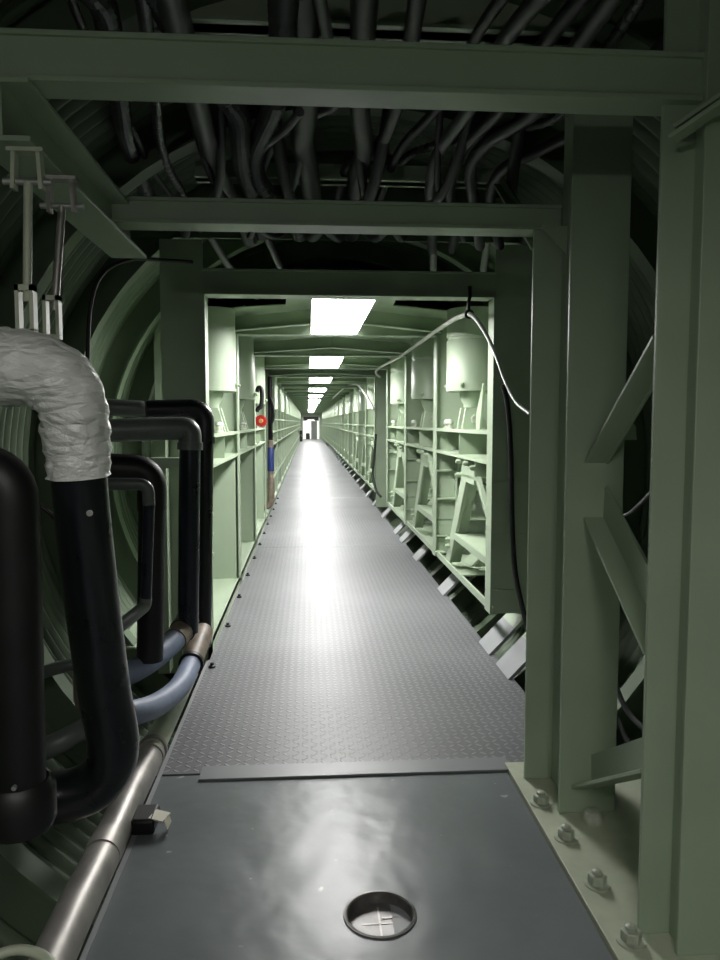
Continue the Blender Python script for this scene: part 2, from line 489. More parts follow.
# --- ceiling plates and chevron braces
b = MB(); b.box(XL - .63, XR + .54, Y0 + BAY + .05, YEND, ZB + .165, ZB + .175)
tag(b.out('ceiling_plate', GREEN), kind='structure').name = 'ceiling_panel'
b = MB(); b.prism([(-.12, Y0 + .15), (.66, Y0 + .15), (.72, Y0 + 1.5), (1.7, Y0 + 2.0), (1.7, Y0 + BAY + .05), (-1.28, Y0 + BAY + .05), (-1.28, Y0 + 2.0), (-.18, Y0 + 1.5)], 'z', ZB + .168, ZB + .178)
tag(b.out('ceiling_panel', GREEN), kind='structure')
b = MB(); b.box(-1.1, 1.64, Y0 + .06, Y0 + .075, 2.72, 3.0); b.box(-.7, 1.24, Y0 + .06, Y0 + .075, 3.0, 3.24)  # sheet added to stop light leaking and keep the space above dark
tag(b.out('wall_shade', LINER), kind='structure')
for i in range(NB):
    y = Y0 + BAY * i
    def chev():
        t = thing('roof_brace', (XC, y + BAY, ZB), 'green chevron brace overhead between portal frames, %s along the corridor' % ORD[i], 'brace', 'roof braces')
        for s, xe in ((-1, XL - .05), (1, XR + .05)):
            b = MB(); b.prism([(XC + s * .0, y + BAY - .75), (xe, y + BAY - .02), (xe, y + BAY - .035), (XC, y + BAY - .77)], 'z', ZB + .03, ZB + .15)
            b.prism([(XC, y + BAY - .72), (xe, y + BAY - .0), (xe, y + BAY - .1), (XC, y + BAY - .82)], 'z', ZB + .022, ZB + .03)
            b.out('strut', GREEN, t)
        return t
    if i == 0: ch0 = chev()
    else: dup(ch0, (XC, y + BAY, ZB), 'green chevron brace overhead between portal frames, %s along the corridor' % ORD[i])

# ------------------------------------------------------------------ ceiling lights
def make_light(y, lab, m=LAMP):
    t = thing('ceiling_light', (XC - .02, y, ZB + .165), lab, 'ceiling light', 'ceiling lights')
    x0, x1 = .035, .445
    b = MB(); b.box(x0 - .012, x1 + .012, y, y + 1.95, ZB + .014, ZB + .165); b.box(x0 - .012, x0 - .002, y, y + 1.95, ZB - .006, ZB + .014); b.box(x1 + .002, x1 + .012, y, y + 1.95, ZB - .006, ZB + .014); b.out('housing', HOUSING, t, bevel=.003)
    b = MB(); b.box(x0, x1, y + .02, y + 1.93, ZB + .002, ZB + .0135); b.out('diffuser', m, t)
    for xx in (x0 + .1, x1 - .14): 
        b = MB(); b.box(xx, xx + .07, y + 1.86, y + 1.92, ZB - .008, ZB + .0015); b.out('end_clip', HOUSING, t)
    return t
lights_at = [i for i in range(0, NB, 2)]
l0 = make_light(Y0 + .17, 'large bright ceiling light panel just behind the front portal frame')
for k, i in enumerate(lights_at[1:]):
    dup(l0, (XC - .02, Y0 + .17 + BAY * i, ZB + .165), 'bright ceiling light panel, %s in the row down the corridor' % ORD[k + 1])
# the same row goes on behind the photographer
make_light(-1.9, 'dim ceiling light panel behind the viewpoint', LAMPDIM)

t = thing('added_lamp', (-.75, -.35, 2.3), 'unseen round lamp added behind the viewpoint to light the foil pipe', 'lamp')  # unseen lamp, added to light the foil pipe and near columns
b = MB(); b.lathe([(.13, 0), (.14, .02), (.14, .1), (.12, .12)], (-.75, -.35, 2.3), n=28); b.out('lamp_body', HOUSING, t)
b = MB(); b.lathe([(.02, -.07), (.08, -.05), (.11, 0)], (-.75, -.35, 2.3), n=28); b.out('lamp_glass', LAMPSIDE, t)
# ------------------------------------------------------------------ right-hand racks
def ybay(i): return Y0 + BAY * i
def rack_right(i):
    y = ybay(i); ya, yb = y + (.15 if i else .04), y + BAY - .0
    t = thing('support_rack', (1.45, y + BAY / 2, 0), 'right-hand green steel rack, %s bay from the front' % ORD[i], 'rack', 'right-hand racks')
    for z in (1.478, 1.274):
        b = MB(); b.box(XR + .01, 1.72, ya, yb + .06, z, z + .012); b.box(XR + .002, XR + .012, ya, yb, z - .012, z + .014); b.out('shelf', GREEN, t)
    b = MB(); b.box(XR + .02, 1.7, y + 1.18, y + 1.192, 1.286, 1.478); b.out('partition', GREEN, t)
    b = MB(); b.box(1.76, 1.772, ya, yb + .06, -.2, 2.5); b.out('back_plate', GREEN, t)  # plate added to block light and view to the lining
    b = MB(); b.box(1.55, 1.562, ya, yb, 1.286, 1.478); b.out('inner_plate', GREEN, t)
    b = MB(); b.box(XR + .0125, XR + .03, ya - .05, yb + .15, .265, .315); b.out('bottom_rail', GREEN, t)
    b = MB(); b.box(XR + .03, 1.75, y + 1.3 if i == 0 else ya, yb + .06, .25, .262); b.out('shade_plate', GREEN, t)  # plate added so the space under the rack stays dark
    b = MB(); b.prism([(XR + .03, y + .06), (XR + .03, y + 1.36), (1.75, y + 1.2), (1.75, y + .06)], 'z', .6, .612); b.box(XR + .022, XR + .0295, y + .06, y + 1.36, .555, .609); b.out('lower_shelf', GREEN, t)
    b = MB(); b.box(1.4, 1.75, y + .06, y + 1.0, .93, .942); b.box(1.4, 1.41, y + .06, y + 1.0, .88, .942); b.out('upper_step', GREEN, t)
    return t

def drum_parts(t, cx, cy, s, full=True):
    """hanging drum: s = +1 right wall, -1 left wall"""
    r = .222
    b = MB(); b.lathe([(r - .012, 1.806), (r, 1.812), (r, 2.235 if s > 0 else 2.3), (r - .004, 2.24 if s > 0 else 2.3)], (cx, cy, 0), n=40); b.out('housing', GREEN, t)
    b = MB(); b.lathe([(r - .01, 2.24), (r - .01, 2.262), (r, 2.265), (r, 2.5)] if s > 0 else [(r - .003, 2.3), (r - .003, 2.5)], (cx, cy, 0), n=40); b.out('cap', GREEN, t)
    if not full: return
    for k in range(4):
        a = PI / 2 * k + .55 * s + .4
        d = V((math.cos(a), math.sin(a), 0)); p = V((cx, cy, 1.86)) + d * r
        b = MB(); b.hexnut(p, d, .024, .022); b.cyl(p + d * .02, p + d * .04, .012, 10); b.out('bolt', GREEN, t)

def hanger_parts(t, cx, cy, s):
    b = MB(); b.lathe([(.115, 1.80), (.1, 1.74), (.075, 1.70), (.075, 1.675)], (cx, cy, 0), n=28); b.out('neck', GREEN, t)
    b = MB(); b.cyl((cx, cy, 1.675), (cx, cy, 1.60), .036); b.lathe([(.06, -.04), (.06, .04)], (cx, cy, 1.575), (0, 1, 0), 20); b.box(cx - .05, cx + .05, cy - .06, cy + .06, 1.49, 1.52); b.out('eye_rod', STEEL, t)
    b = MB()
    for q in (-1, 1):
        yy = cy + q * .1; b = MB()
        b.prism([(cx - .11, 1.49), (cx + .12, 1.49), (cx + .06, 1.67), (cx - .08, 1.67)], 'y', yy - .022, yy + .022)
        b.out('clevis_plate', GREEN, t)
    b = MB(); b.cyl((cx, cy - .14, 1.575), (cx, cy + .14, 1.575), .026, 14); b.hexnut((cx, cy - .15, 1.575), (0, 1, 0), .04, .04); b.hexnut((cx, cy + .11, 1.575), (0, 1, 0), .04, .04); b.out('pin', BOLTM, t)
    for q in (.32, .46):
        b = MB(); b.lathe([(.035, 1.49), (.035, 1.5), (.02, 1.505), (.02, 1.53), (.032, 1.535), (.03, 1.56), (.015, 1.575)], (cx - s * .13, cy + q, 0), n=12); b.out('anchor_bolt', BOLTM, t)
    b = MB(); b.prism([(cy - .2, 1.49), (cy - .2, 1.62), (cy - .42, 1.86), (cy - .45, 1.86), (cy - .33, 1.49)], 'x', cx - .01, cx + .01); b.out('gusset', GREEN, t)

def lever(i, lab):
    y = ybay(i)
    t = thing('damper_lever', (1.24, y + 1.2, .35), lab, 'lever', 'damper levers on the right')
    b = MB()
    b.bar((1.25, y + 1.0, 1.13), (1.25, y + 1.7, .3), .022, .15, (1, 0, 0))
    b.bar((1.31, y + 1.0, 1.13), (1.31, y + 1.7, .3), .1, .014, (1, 0, 0))
    b.out('arm', GREEN, t, bevel=.003)
    b = MB(); b.bar((1.25, y + .56, 1.13), (1.25, y + .08, .80), .03, .05, (1, 0, 0)); b.out('link', GREEN, t)
    br = MB(); br.box(1.235, 1.42, y + .54, y + 1.16, 1.115, 1.14); br.box(1.235, 1.42, y + .6, y + .63, 1.14, 1.273); br.box(1.235, 1.42, y + .98, y + 1.01, 1.14, 1.273)
    br.box(1.235, 1.26, y + .64, y + 1.1, 1.08, 1.2)
    bk = br.out('bracket', GREEN, t)
    for yy, z in ((.62, 1.21), (.86, 1.23), (1.14, 1.23), (1.16, 1.12)):
        b = MB(); b.hexnut((1.205, y + yy, z), (1, 0, 0), .022, .03); b.cyl((1.195, y + yy, z), (1.24, y + yy, z), .013, 10); b.out('bolt', GREEN, bk)
    b = MB()
    for z in (.46, .52): b.hexnut((1.215, y + 1.6, z), (1, 0, 0), .026, .035); b.cyl((1.2, y + 1.6, z), (1.25, y + 1.6, z), .014, 10)
    b.out('pivot', GREEN, t)
    return t

for side in (1, -1):
    pass
rr0 = rack_right(0)
rr1 = rack_right(1)
for i in list(range(2, NB)):
    if i == GAP: continue
    dup(rr1, (1.45, ybay(i) + BAY / 2, 0), 'right-hand green steel rack, %s bay from the front' % ORD[i])
DXR, DYO = 1.41, 1.52
def drum_right(i, full):
    lab = 'pale green hanging drum on the right, %s from the front' % ORD[i if i < GAP else i - 1]
    t = thing('hanging_drum', (DXR, ybay(i) + DYO, 1.49 if full else 1.8), lab, 'drum', 'drums on the right')
    drum_parts(t, DXR, ybay(i) + DYO, 1, full)
    if full: hanger_parts(t, DXR, ybay(i) + DYO - .15 * 0, 1)
    return t
dr = drum_right(0, True)
for i in (1, 2): dup(dr, (DXR, ybay(i) + DYO, 1.49), 'pale green hanging drum on the right, %s from the front' % ORD[i])
drf = drum_right(4, False)
for i in range(5, NB): dup(drf, (DXR, ybay(i) + DYO, 1.8), 'pale green hanging drum on the right, %s from the front' % ORD[i - 1])
lv = lever(0, 'sloping green lever arm with bolted bracket in the nearest right-hand rack')
for i, n_ in ((1, 'second'), (2, 'third'), (4, 'fourth'), (5, 'fifth'), (6, 'sixth')):
    dup(lv, (1.24, ybay(i) + 1.2, .35), 'sloping green lever arm in the right-hand racks, %s from the front' % n_)

# sloping feet rising out of the deck under the right-hand racks
foot_y = [4.34, 4.82, 6.53, 8.2, 9.5, 10.2, 12.0, 13.75, 15.45, 17.15]
while foot_y[-1] < 46: foot_y.append(foot_y[-1] + 1.72)
def foot(y, lab):
    t = thing('sloping_support', (1.2, y + .15, 0), lab, 'support foot', 'sloping feet on the right')
    c, s = math.cos(math.radians(46)), math.sin(math.radians(46))
    def seg(l0, l1):
        return [(1.19 + l0 * c, l0 * s), (1.19 + l1 * c, l1 * s), (1.19 + l1 * c + .02 * s, l1 * s - .02 * c), (1.19 + l0 * c + .02 * s, l0 * s - .02 * c)]
    b = MB(); b.prism(seg(0.005, .25), 'y', y, y + .3); f = b.out('tip', FOOTG, t); f['label'] = 'grey painted lower end'
    b = MB(); b.prism(seg(.25, .68), 'y', y, y + .3); b.out('strut', GREEN, t)
    return t
ft = foot(foot_y[0], 'sloping foot plate on the right, half hidden by the big column')
fl_ = ['nearest fully visible', ]
for k, y in enumerate(foot_y[1:]):
    dup(ft, (1.2, y + .15, 0), ('sloping grey foot plate on the right, beside the front portal frame' if k == 0 else
        'sloping grey foot plate on the right, %s one beyond the front portal frame' % ORD[k - 1]))

# ------------------------------------------------------------------ left-hand racks
def rack_left(i):
    y = ybay(i); ya, yb = y + (.15 if i else .04), y + BAY
    t = thing('support_rack', (-.95, y + BAY / 2, 0), 'left-hand green steel rack down to the deck, %s bay from the front' % ORD[i], 'rack', 'left-hand racks')
    for z in (1.453, 1.248):
        b = MB(); b.box(-1.28, XL - .01, ya, yb + .06, z, z + .012); b.box(XL - .012, XL - .002, ya, yb, z - .012, z + .014); b.out('shelf', GREEN, t)
    b = MB(); b.box(-1.25, XL - .02, y + 1.2, y + 1.212, 1.26, 1.453); b.out('partition', GREEN, t)
    b = MB(); b.box(-1.28, XL, ya, yb + .06, .06, .075); b.box(XL - .012, XL, y, yb + .15, -.02, .075); b.out('base_plate', GREEN, t)
    b = MB(); b.box(-1.28, XL - .03, yb - .02, yb - .008, .075, 1.248); b.out('end_panel', GREEN, t)
    if i == 0:
        for k in range(5):
            b = MB(); b.box(-.72, -.66, y + .34, y + .37, .62 + k * .14, .64 + k * .14); b.out('step_lug', GREEN, t)
        b = MB(); b.box(-.69, -.67, y + .35, y + .362, .1, 1.248); b.out('stiffener', GREEN, t)
    return t
for i in range(3): rack_left(i)
DXL, DYL = -.835, 1.66
def drum_left(i, full):
    t = thing('hanging_drum', (DXL, ybay(i) + DYL, 1.465 if full else 1.8), 'x', 'drum', 'drums on the left')
    t['label'] = 'pale green hanging drum on the left, %s from the front' % ORD[i if i < GAP else i - 1]
    drum_parts(t, DXL, ybay(i) + DYL, -1, full)
    if full:
        b = MB(); b.lathe([(.115, 1.80), (.1, 1.74), (.075, 1.70), (.075, 1.465)], (DXL, ybay(i) + DYL, 0), n=28); b.out('neck', GREEN, t)
        for q in (-1, 1):
            b = MB(); b.prism([(DXL - .1, 1.465), (DXL + .14, 1.465), (DXL + .08, 1.67), (DXL - .05, 1.67)], 'y', ybay(i) + DYL + q * .11 - .02, ybay(i) + DYL + q * .11 + .02); b.out('clevis_plate', GREEN, t)
        for q in (-.5, -.32):
            b = MB(); b.lathe([(.03, 1.465), (.03, 1.475), (.02, 1.48), (.02, 1.52), (.03, 1.525), (.02, 1.55)], (DXL + .12, ybay(i) + DYL + q, 0), n=12); b.out('anchor_bolt', BOLTM, t)
    return t
dl = drum_left(0, True)
for i in (1, 2): dup(dl, (DXL, ybay(i) + DYL, 1.465), 'pale green hanging drum on the left, %s from the front' % ORD[i])
dlf = drum_left(4, False)
for i in range(5, NB): dup(dlf, (DXL, ybay(i) + DYL, 1.8), 'pale green hanging drum on the left, %s from the front' % ORD[i - 1])
# the far racks on the left stop at waist height, on sloping struts
def rack_far(i):
    y = ybay(i)
    t = thing('wall_rack', (-.95, y + BAY / 2, 1.12), 'left-hand green wall rack ending at waist height, %s beyond the open bay' % ORD[i - 4], 'rack', 'wall racks on the left')
    for z in (1.6, 1.36, 1.13):
        b = MB(); b.box(-1.28, XL - .005, y + .15, y + BAY + .06, z, z + .012); b.box(XL - .012, XL - .002, y + .1, y + BAY, z - .012, z + .014); b.out('shelf', GREEN, t)
    b = MB(); b.box(-1.29, -1.28, y, y + BAY, 1.13, 2.5); b.out('back_plate', GREEN, t)
    b = MB(); b.box(-1.76, -1.28, y + .15, y + BAY + .15, 1.13, 1.142); b.out('shade_shelf', GREEN, t)  # shelf added to shade the lining behind the sloping struts
    return t
def strut_set(i):
    y = ybay(i)
    t = thing('ladder_rail', (-.8, y + BAY / 2, 0), 'low sloping ladder-like green frame beside the walkway, %s beyond the open bay' % ORD[i - 4], 'frame', 'sloping frames on the left')
    for k in range(4):
        b = MB(); b.bar((-1.0, y + .3 + k * .55, 1.12), (-.68, y + .3 + k * .55, .52), .06, .05, (0, 1, 0)); b.out('strut', GREEN, t)
    b = MB(); b.bar((-.675, y, .5), (-.675, y + BAY, .5), .045, .045); b.out('rail', GREEN, t)
    for k in range(3):
        b = MB(); b.bar((-.68, y + .3 + k * .73, .48), (-.69, y + .3 + k * .73, .1), .06, .03, (0, 1, 0)); b.out('leg', GREEN, t)
    return t
rf = rack_far(4); sf = strut_set(4)
for i in range(5, NB):
    dup(rf, (-.95, ybay(i) + BAY / 2, 1.12), 'left-hand green wall rack ending at waist height, %s beyond the open bay' % ORD[i - 4])
    dup(sf, (-.8, ybay(i) + BAY / 2, 0), 'low sloping ladder-like green frame beside the walkway, %s beyond the open bay' % ORD[i - 4])
# pale pipe along the left edge of the deck with saddle clips
t = thing('edge_pipe', (-.68, 12, 0), 'long pale green pipe along the left deck edge past the open bay', 'pipe')
b = MB(); b.tube([(-.69, 11.5, .06), (-.69, 13, .06), (-.69, YEND - .3, .06)], .035); b.out('pipe', GREEN, t)
for k in range(14):
    b = MB(); b.lathe([(.045, -.02), (.045, .02)], (-.69, 12.1 + k * 2.2, .06), (0, 1, 0), 18); b.box(-.735, -.645, 12.08 + k * 2.2, 12.12 + k * 2.2, 0.0, .05); b.out('clip', GREEN, t)
# deck edge studs on the left
for k in range(12):
    y = 4.7 + k * .95
    b = MB(); b.lathe([(.022, 0), (.022, .012), (.012, .016), (.012, .03)], (XL + .035, y, 0), n=12)
    tag(b.out('edge_stud', BLACK), 'small dark stud at the left deck edge, %s from the front' % ORD[k], 'stud', 'studs along the left deck edge')

# red round fitting with a black hose loop, vertical pipe with the blue sleeve
Yr = 10.35
a = P(261, 421, Y=Yr)
t = thing('red_valve', (a.x, Yr, a.z - .1), 'red round valve wheel with yellow centre on the left-hand rack', 'valve')
b = MB()
for k in range(8):
    an = 2 * PI * k / 8
    b.box(-.026, .026, -.018, .018, .06, .08); 
    vs = b.bm.verts[:] if False else list(b.bm.verts)[-8:]
    bmesh.ops.rotate(b.bm, verts=vs, cent=(0, 0, 0), matrix=Matrix.Rotation(an, 3, 'Y'))
    bmesh.ops.translate(b.bm, verts=vs, vec=(a.x, Yr, a.z))
b.lathe([(.068, -.022), (.076, 0), (.068, .022)], a, (0, 1, 0), 24)
b.out('wheel', RED, t)
b = MB(); b.lathe([(.026, -.035), (.03, -.02), (.03, .03)], a, (0, 1, 0), 18); b.out('centre_cap', YELLOW, t)
b = MB(); b.cyl((a.x, Yr, a.z), (a.x - .12, Yr + .2, a.z), .025); b.out('stem', RED, t)
pts = smooth_path([P(257, 392, Y=Yr), P(258.5, 387.5, Y=Yr), P(261.5, 389, Y=Yr), P(262, 398, Y=Yr), P(261, 406, Y=Yr), P(258, 409, Y=Yr), P(256.5, 412, Y=Yr)], .02)
tag(MB().tube(pts, .03).out('hose_loop', BLACK), 'thick black hose loop above the red valve wheel', 'hose')
Yv = 12.6
top = P(270, 374, Y=Yv)
x = top.x
t = thing('riser_pipe', (x, Yv, 0), 'upright pipe with a blue sleeve standing in the open bay on the left', 'pipe')
b = MB(); b.tube([(x, Yv, 1.2), (x, Yv, 2.3)], .04); b.out('upper_pipe', BLACK, t)
b = MB(); b.lathe([(.05, .73), (.055, .74), (.055, 1.12), (.05, 1.13)], (x, Yv, 0), n=24); q = b.out('sleeve', BLUE, t); q['label'] = 'dark blue sleeve'
b = MB(); b.lathe([(.05, 1.13), (.05, 1.24), (.04, 1.25)], (x, Yv, 0), n=24); b.out('collar', RUST, t)
b = MB(); b.lathe([(.06, .5), (.06, .6), (.045, .62), (.045, .73)], (x, Yv, 0), n=24); b.tube(elbow_path([(x, Yv, .5), (x, Yv, .14), (x - .35, Yv - .05, .12)], .12), .06); b.out('lower_elbow', RUST, t)
tag(MB().tube(smooth_path([(x + .01, Yv - .08, 1.95), (x + .05, Yv - .1, 1.8), (x + .06, Yv - .1, 1.62), (x + .02, Yv - .1, 1.5), (x + .03, Yv - .09, 1.3)], .03), .018).out('hose', BLACK), 'thin black hose hanging beside the pipe with the blue sleeve', 'hose')

# ------------------------------------------------------------------ end of the corridor
b = MB(); ye = YEND
b.box(-2.2, -.45, ye, ye + .15, -.5, 3.4); b.box(.98, 2.6, ye, ye + .15, -.5, 3.4); b.box(-.45, .98, ye, ye + .15, 2.0, 3.4)
tag(b.out('wall_front', GREEN), kind='structure')
b = MB(); b.box(-2, 2.5, ye + 4, ye + 4.1, -.2, 3); b.box(-2, 2.5, ye + .16, ye + 4, -.1, -.02); b.box(-2, 2.5, ye + .16, ye + 4, 2.7, 2.8)
tag(b.out('wall_back', WHITE), kind='structure')
t = thing('ceiling_light', (.3, ye + 1.6, 2.6), 'bright light in the white room beyond the far doorway', 'ceiling light')
b = MB(); b.box(-.3, .9, ye + 1.2, ye + 2.2, 2.6, 2.7); b.out('housing', HOUSING, t)
b = MB(); b.box(-.28, .88, ye + 1.22, ye + 2.18, 2.58, 2.6); b.out('diffuser', LAMP, t)
t = thing('door_1', (.9, ye - .03, 0.15), None, None)
t['kind'] = 'structure'
b = MB(); b.bar((.53, ye - .03, .05), (.53, ye - .03, 1.65), .52, .04); b.out('door_leaf', DOORG, t)
b = MB(); b.box(.3, .34, ye - .09, ye - .05, .9, 1.0); b.out('door_handle', BRIGHT, t)
b = MB(); b.box(-.44, .97, ye - .5, ye - .06, 0.0, .05)
tag(b.out('door_step', FOOTG), 'low grey step in front of the far doorway', 'step')
b = MB(); b.box(-.42, .95, ye - .25, ye - .02, 1.78, 2.02); b.prism([(-.42, 1.78), (.0, 1.78), (-.15, 1.66), (-.42, 1.66)], 'y', ye - .2, ye - .05); b.prism([(.5, 1.78), (.95, 1.78), (.95, 1.66), (.65, 1.66)], 'y', ye - .2, ye - .05)
tag(b.out('door_header', BLACK), 'black box housing above the far doorway', 'housing')
t = thing('equipment_box', (.02, ye - .2, .05), 'black box standing in the far doorway', 'box')
b = MB(); b.box(-.2, .16, ye - .35, ye - .08, .05, .56); b.out('body', BLACK, t, bevel=.01)
b = MB(); b.tube(elbow_path([(-.12, ye - .2, .56), (-.12, ye - .2, .62), (.08, ye - .2, .62), (.08, ye - .2, .56)], .03), .012); b.out('handle', BLACK, t)
t = thing('equipment_cabinet', (-.58, ye - 7, 0), 'dark cabinet on the left at the far end of the walkway', 'cabinet')
b = MB(); b.box(-.95, -.44, ye - 7.3, ye - 6.6, .02, .85); b.out('body', BLACK, t, bevel=.01)
b = MB(); b.box(-.97, -.42, ye - 7.32, ye - 6.58, .85, .88); b.out('top', BLACK, t)
b = MB(); b.box(-.55, -.52, ye - 7.325, ye - 7.3, .4, .6); b.out('handle', BRIGHT, t)

# ------------------------------------------------------------------ foreground: beams and columns
def ibeam_x(name, x0, x1, y, w, z0, z1, lab, tf=.014, tw=.012):
    t = thing(name, ((x0 + x1) / 2, y + w / 2, z0), lab, 'beam')
    b = MB(); b.box(x0, x1, y, y + w, z0, z0 + tf); b.out('lower_flange', GREEN, t, bevel=.002)
    b = MB(); b.box(x0, x1, y + .012, y + .012 + tw, z0 + tf, z1 - tf); b.out('web', GREEN, t)
    b = MB(); b.box(x0, x1, y, y + w, z1 - tf, z1); b.out('upper_flange', GREEN, t, bevel=.002)
    return t
_ya = P(524, 778, Z=.012).y - .006
ibeam_x('cross_beam', -1.5, 1.75, 2.05, .115, 2.425, 2.552, 'wide green cross beam nearest the top of the photo')
ibeam_x('cross_beam', -.83, 1.04, _ya, .13, 2.335, 2.435, 'second green cross beam, between the two foreground frames')
# longitudinal I-beam at the upper left, its cut end facing us
t = thing('side_beam', (-.765, 2.5, 2.25), 'green I-beam running away at upper left, its cut end towards us', 'beam')
b = MB(); b.box(-.85, -.70, 2.02, 3.4, 2.262, 2.276); b.out('lower_flange', GREEN, t, bevel=.002)
b = MB(); b.box(-.782, -.768, 2.02, 3.4, 2.276, 2.406); b.out('web', GREEN, t)
b = MB(); b.box(-.85, -.70, 2.02, 3.195, 2.406, 2.42); b.out('upper_flange', GREEN, t, bevel=.002)
# overhead cross members among the cables
for (y, z0, z1, lab) in ((2.75, 2.93, 3.06, 'dim green cross member behind the hoses above the wide beam'), (4.2, 2.86, 2.95, 'dim green cross member among the hoses behind the second beam')):
    b = MB(); b.box(-.6, 1.12, y, y + .06, z0, z1); b.box(-.6, 1.12, y - .03, y + .09, z0, z0 + .012)
    tag(b.out('hose_support', GREEN), lab, 'beam')

def column(y0, y1, xb, xn, xw, xr, lab, ztop=2.95):
    """built-up column: far flange from xb, near flange from xn to xr, box web from xw"""
    t = thing('steel_column', (xn + .1, y0, .011), lab, 'column', 'foreground columns')
    b = MB(); b.box(xn, xr, y0, y0 + .018, .011, 2.95); b.out('near_flange', GREEN, t, bevel=.003)
    b = MB(); b.box(xw, xr - .03, y0 + .018, y1 - .016, .011, 2.95); b.out('web', GREEN, t)
    b = MB(); b.box(xb, xr + .02, y1 - .016, y1, .011, ztop); b.out('far_flange', GREEN, t, bevel=.003)
    return t
_a = P(524, 778, Z=.012); _b = P(559, 813, Z=.012)
column(_b.y, _a.y + .01, _a.x, _b.x, 1.045, 1.205, 'green built-up column standing left of the nearest one, lower end bolted down', 2.334)
column(1.985, 2.10, .985, 1.055, 1.08, 1.4, 'nearest big green column at the right edge of the photo')
# base plate and its bolts
b = MB(); b.box(.882, 1.6, -.5, 3.24, -.03, .011)
tag(b.out('base_plate', BASEPL, bevel=.002), 'pale green bolted base plate along the right of the smooth plate', 'base plate')
for k, (px, py) in enumerate(((541, 803), (566, 838), (597, 884), (631, 941))):
    c = P(px, py, Z=.012)
    t = thing('anchor_bolt', (c.x, c.y, .011), 'large hex bolt on the pale base plate, %s from the far end' % ORD[k], 'bolt', 'base plate bolts')
    b = MB(); b.lathe([(.043, .011), (.043, .016)], (c.x, c.y, 0), n=24); b.out('washer', BOLTM, t)
    b = MB(); b.lathe([(.030, .016), (.031, .018), (.031, .044), (.027, .048)], (c.x, c.y, 0), n=6); b.out('nut', BOLTM, t, bevel=.002)
    b = MB(); b.lathe([(.017, .048), (.017, .058), (.012, .062)], (c.x, c.y, 0), n=16); b.out('stud', BOLTM, t)
c = P(610, 832, Y=2.6); c.z = .011
b = MB(); b.lathe([(.04, .011), (.04, .03), (.03, .055), (.02, .06)], (1.09, 2.72, 0), n=16)
tag(b.out('anchor_bolt', BOLTM), 'round capped bolt in shadow between the two columns', 'bolt')
# K-braces between the two columns
for (p, q, lab) in (((1.15, 2.955, 1.36), (1.08, 2.125, 1.86), 'upper sloping brace between the two right-hand columns'),
                    ((1.15, 2.955, 1.32), (1.08, 2.125, .92), 'middle sloping brace falling from the far column to the near one'),
                    ((1.12, 2.955, .08), (1.08, 2.125, .56), 'lowest sloping brace rising towards the near column')):
    b = MB(); b.bar(p, q, .012, .12, (1, 0, 0)); b.bar((p[0] - .04, p[1], p[2] - .06), (q[0] - .04, q[1], q[2] - .06), .09, .012, (1, 0, 0))
    tag(b.out('brace', GREEN, bevel=.002), lab, 'brace')
b = MB(); b.prism([(2.965, 1.2), (2.965, 1.47), (2.82, 1.43), (2.82, 1.26)], 'x', 1.155, 1.165)
tag(b.out('gusset_plate', GREEN), 'small gusset plate where two braces meet on the far column', 'gusset')
# knees at the tops of the columns
b = MB(); b.bar((1.0, 2.02, 2.33), (1.3, 1.72, 2.52), .012, .09, (0, 0, 1)); b.bar((.97, 2.0, 2.3), (1.28, 1.7, 2.5), .05, .012, (1, 1, 0))
tag(b.out('knee_brace', GREEN, bevel=.002), 'sloping knee brace at the top of the nearest column', 'brace')
b = MB(); b.bar((.985, 3.18, 2.28), (.985, 3.85, 2.75), .08, .012, (1, 0, 0)); b.bar((.985, 3.18, 2.28), (.985, 3.85, 2.75), .012, .08, (1, 0, 0))
tag(b.out('knee_brace', GREEN, bevel=.002), 'small knee brace behind the second cross beam at its right end', 'brace')
b = MB(); b.prism([(.94, 2.49), (.94, 2.395), (1.03, 2.395), (1.03, 2.3)] if False else [(.94, 2.335), (1.045, 2.335), (1.045, 2.22)], 'y', _ya - .06, _ya - .045)
tag(b.out('gusset_plate', GREEN), 'corner gusset under the right end of the second cross beam', 'gusset')
b = MB(); b.bar((1.22, 4.8, 2.95), (1.36, 3.4, 2.2), .07, .03)
tag(b.out('brace', GREEN), 'thin diagonal strut seen through the gap behind the columns', 'brace')
_p = P(627, 440, Y=4.3); b = MB(); b.prism([(_p.x - .05, _p.z), (_p.x + .06, _p.z), (_p.x + .05, _p.z + .08), (_p.x - .05, _p.z + .2)], 'y', 4.3, 4.315)  # made-up plate in place of light coming through the rack openings
tag(b.out('light_patch_plate', GREEN), 'made-up plate standing in for lit patches between far column and upper brace', 'plate')

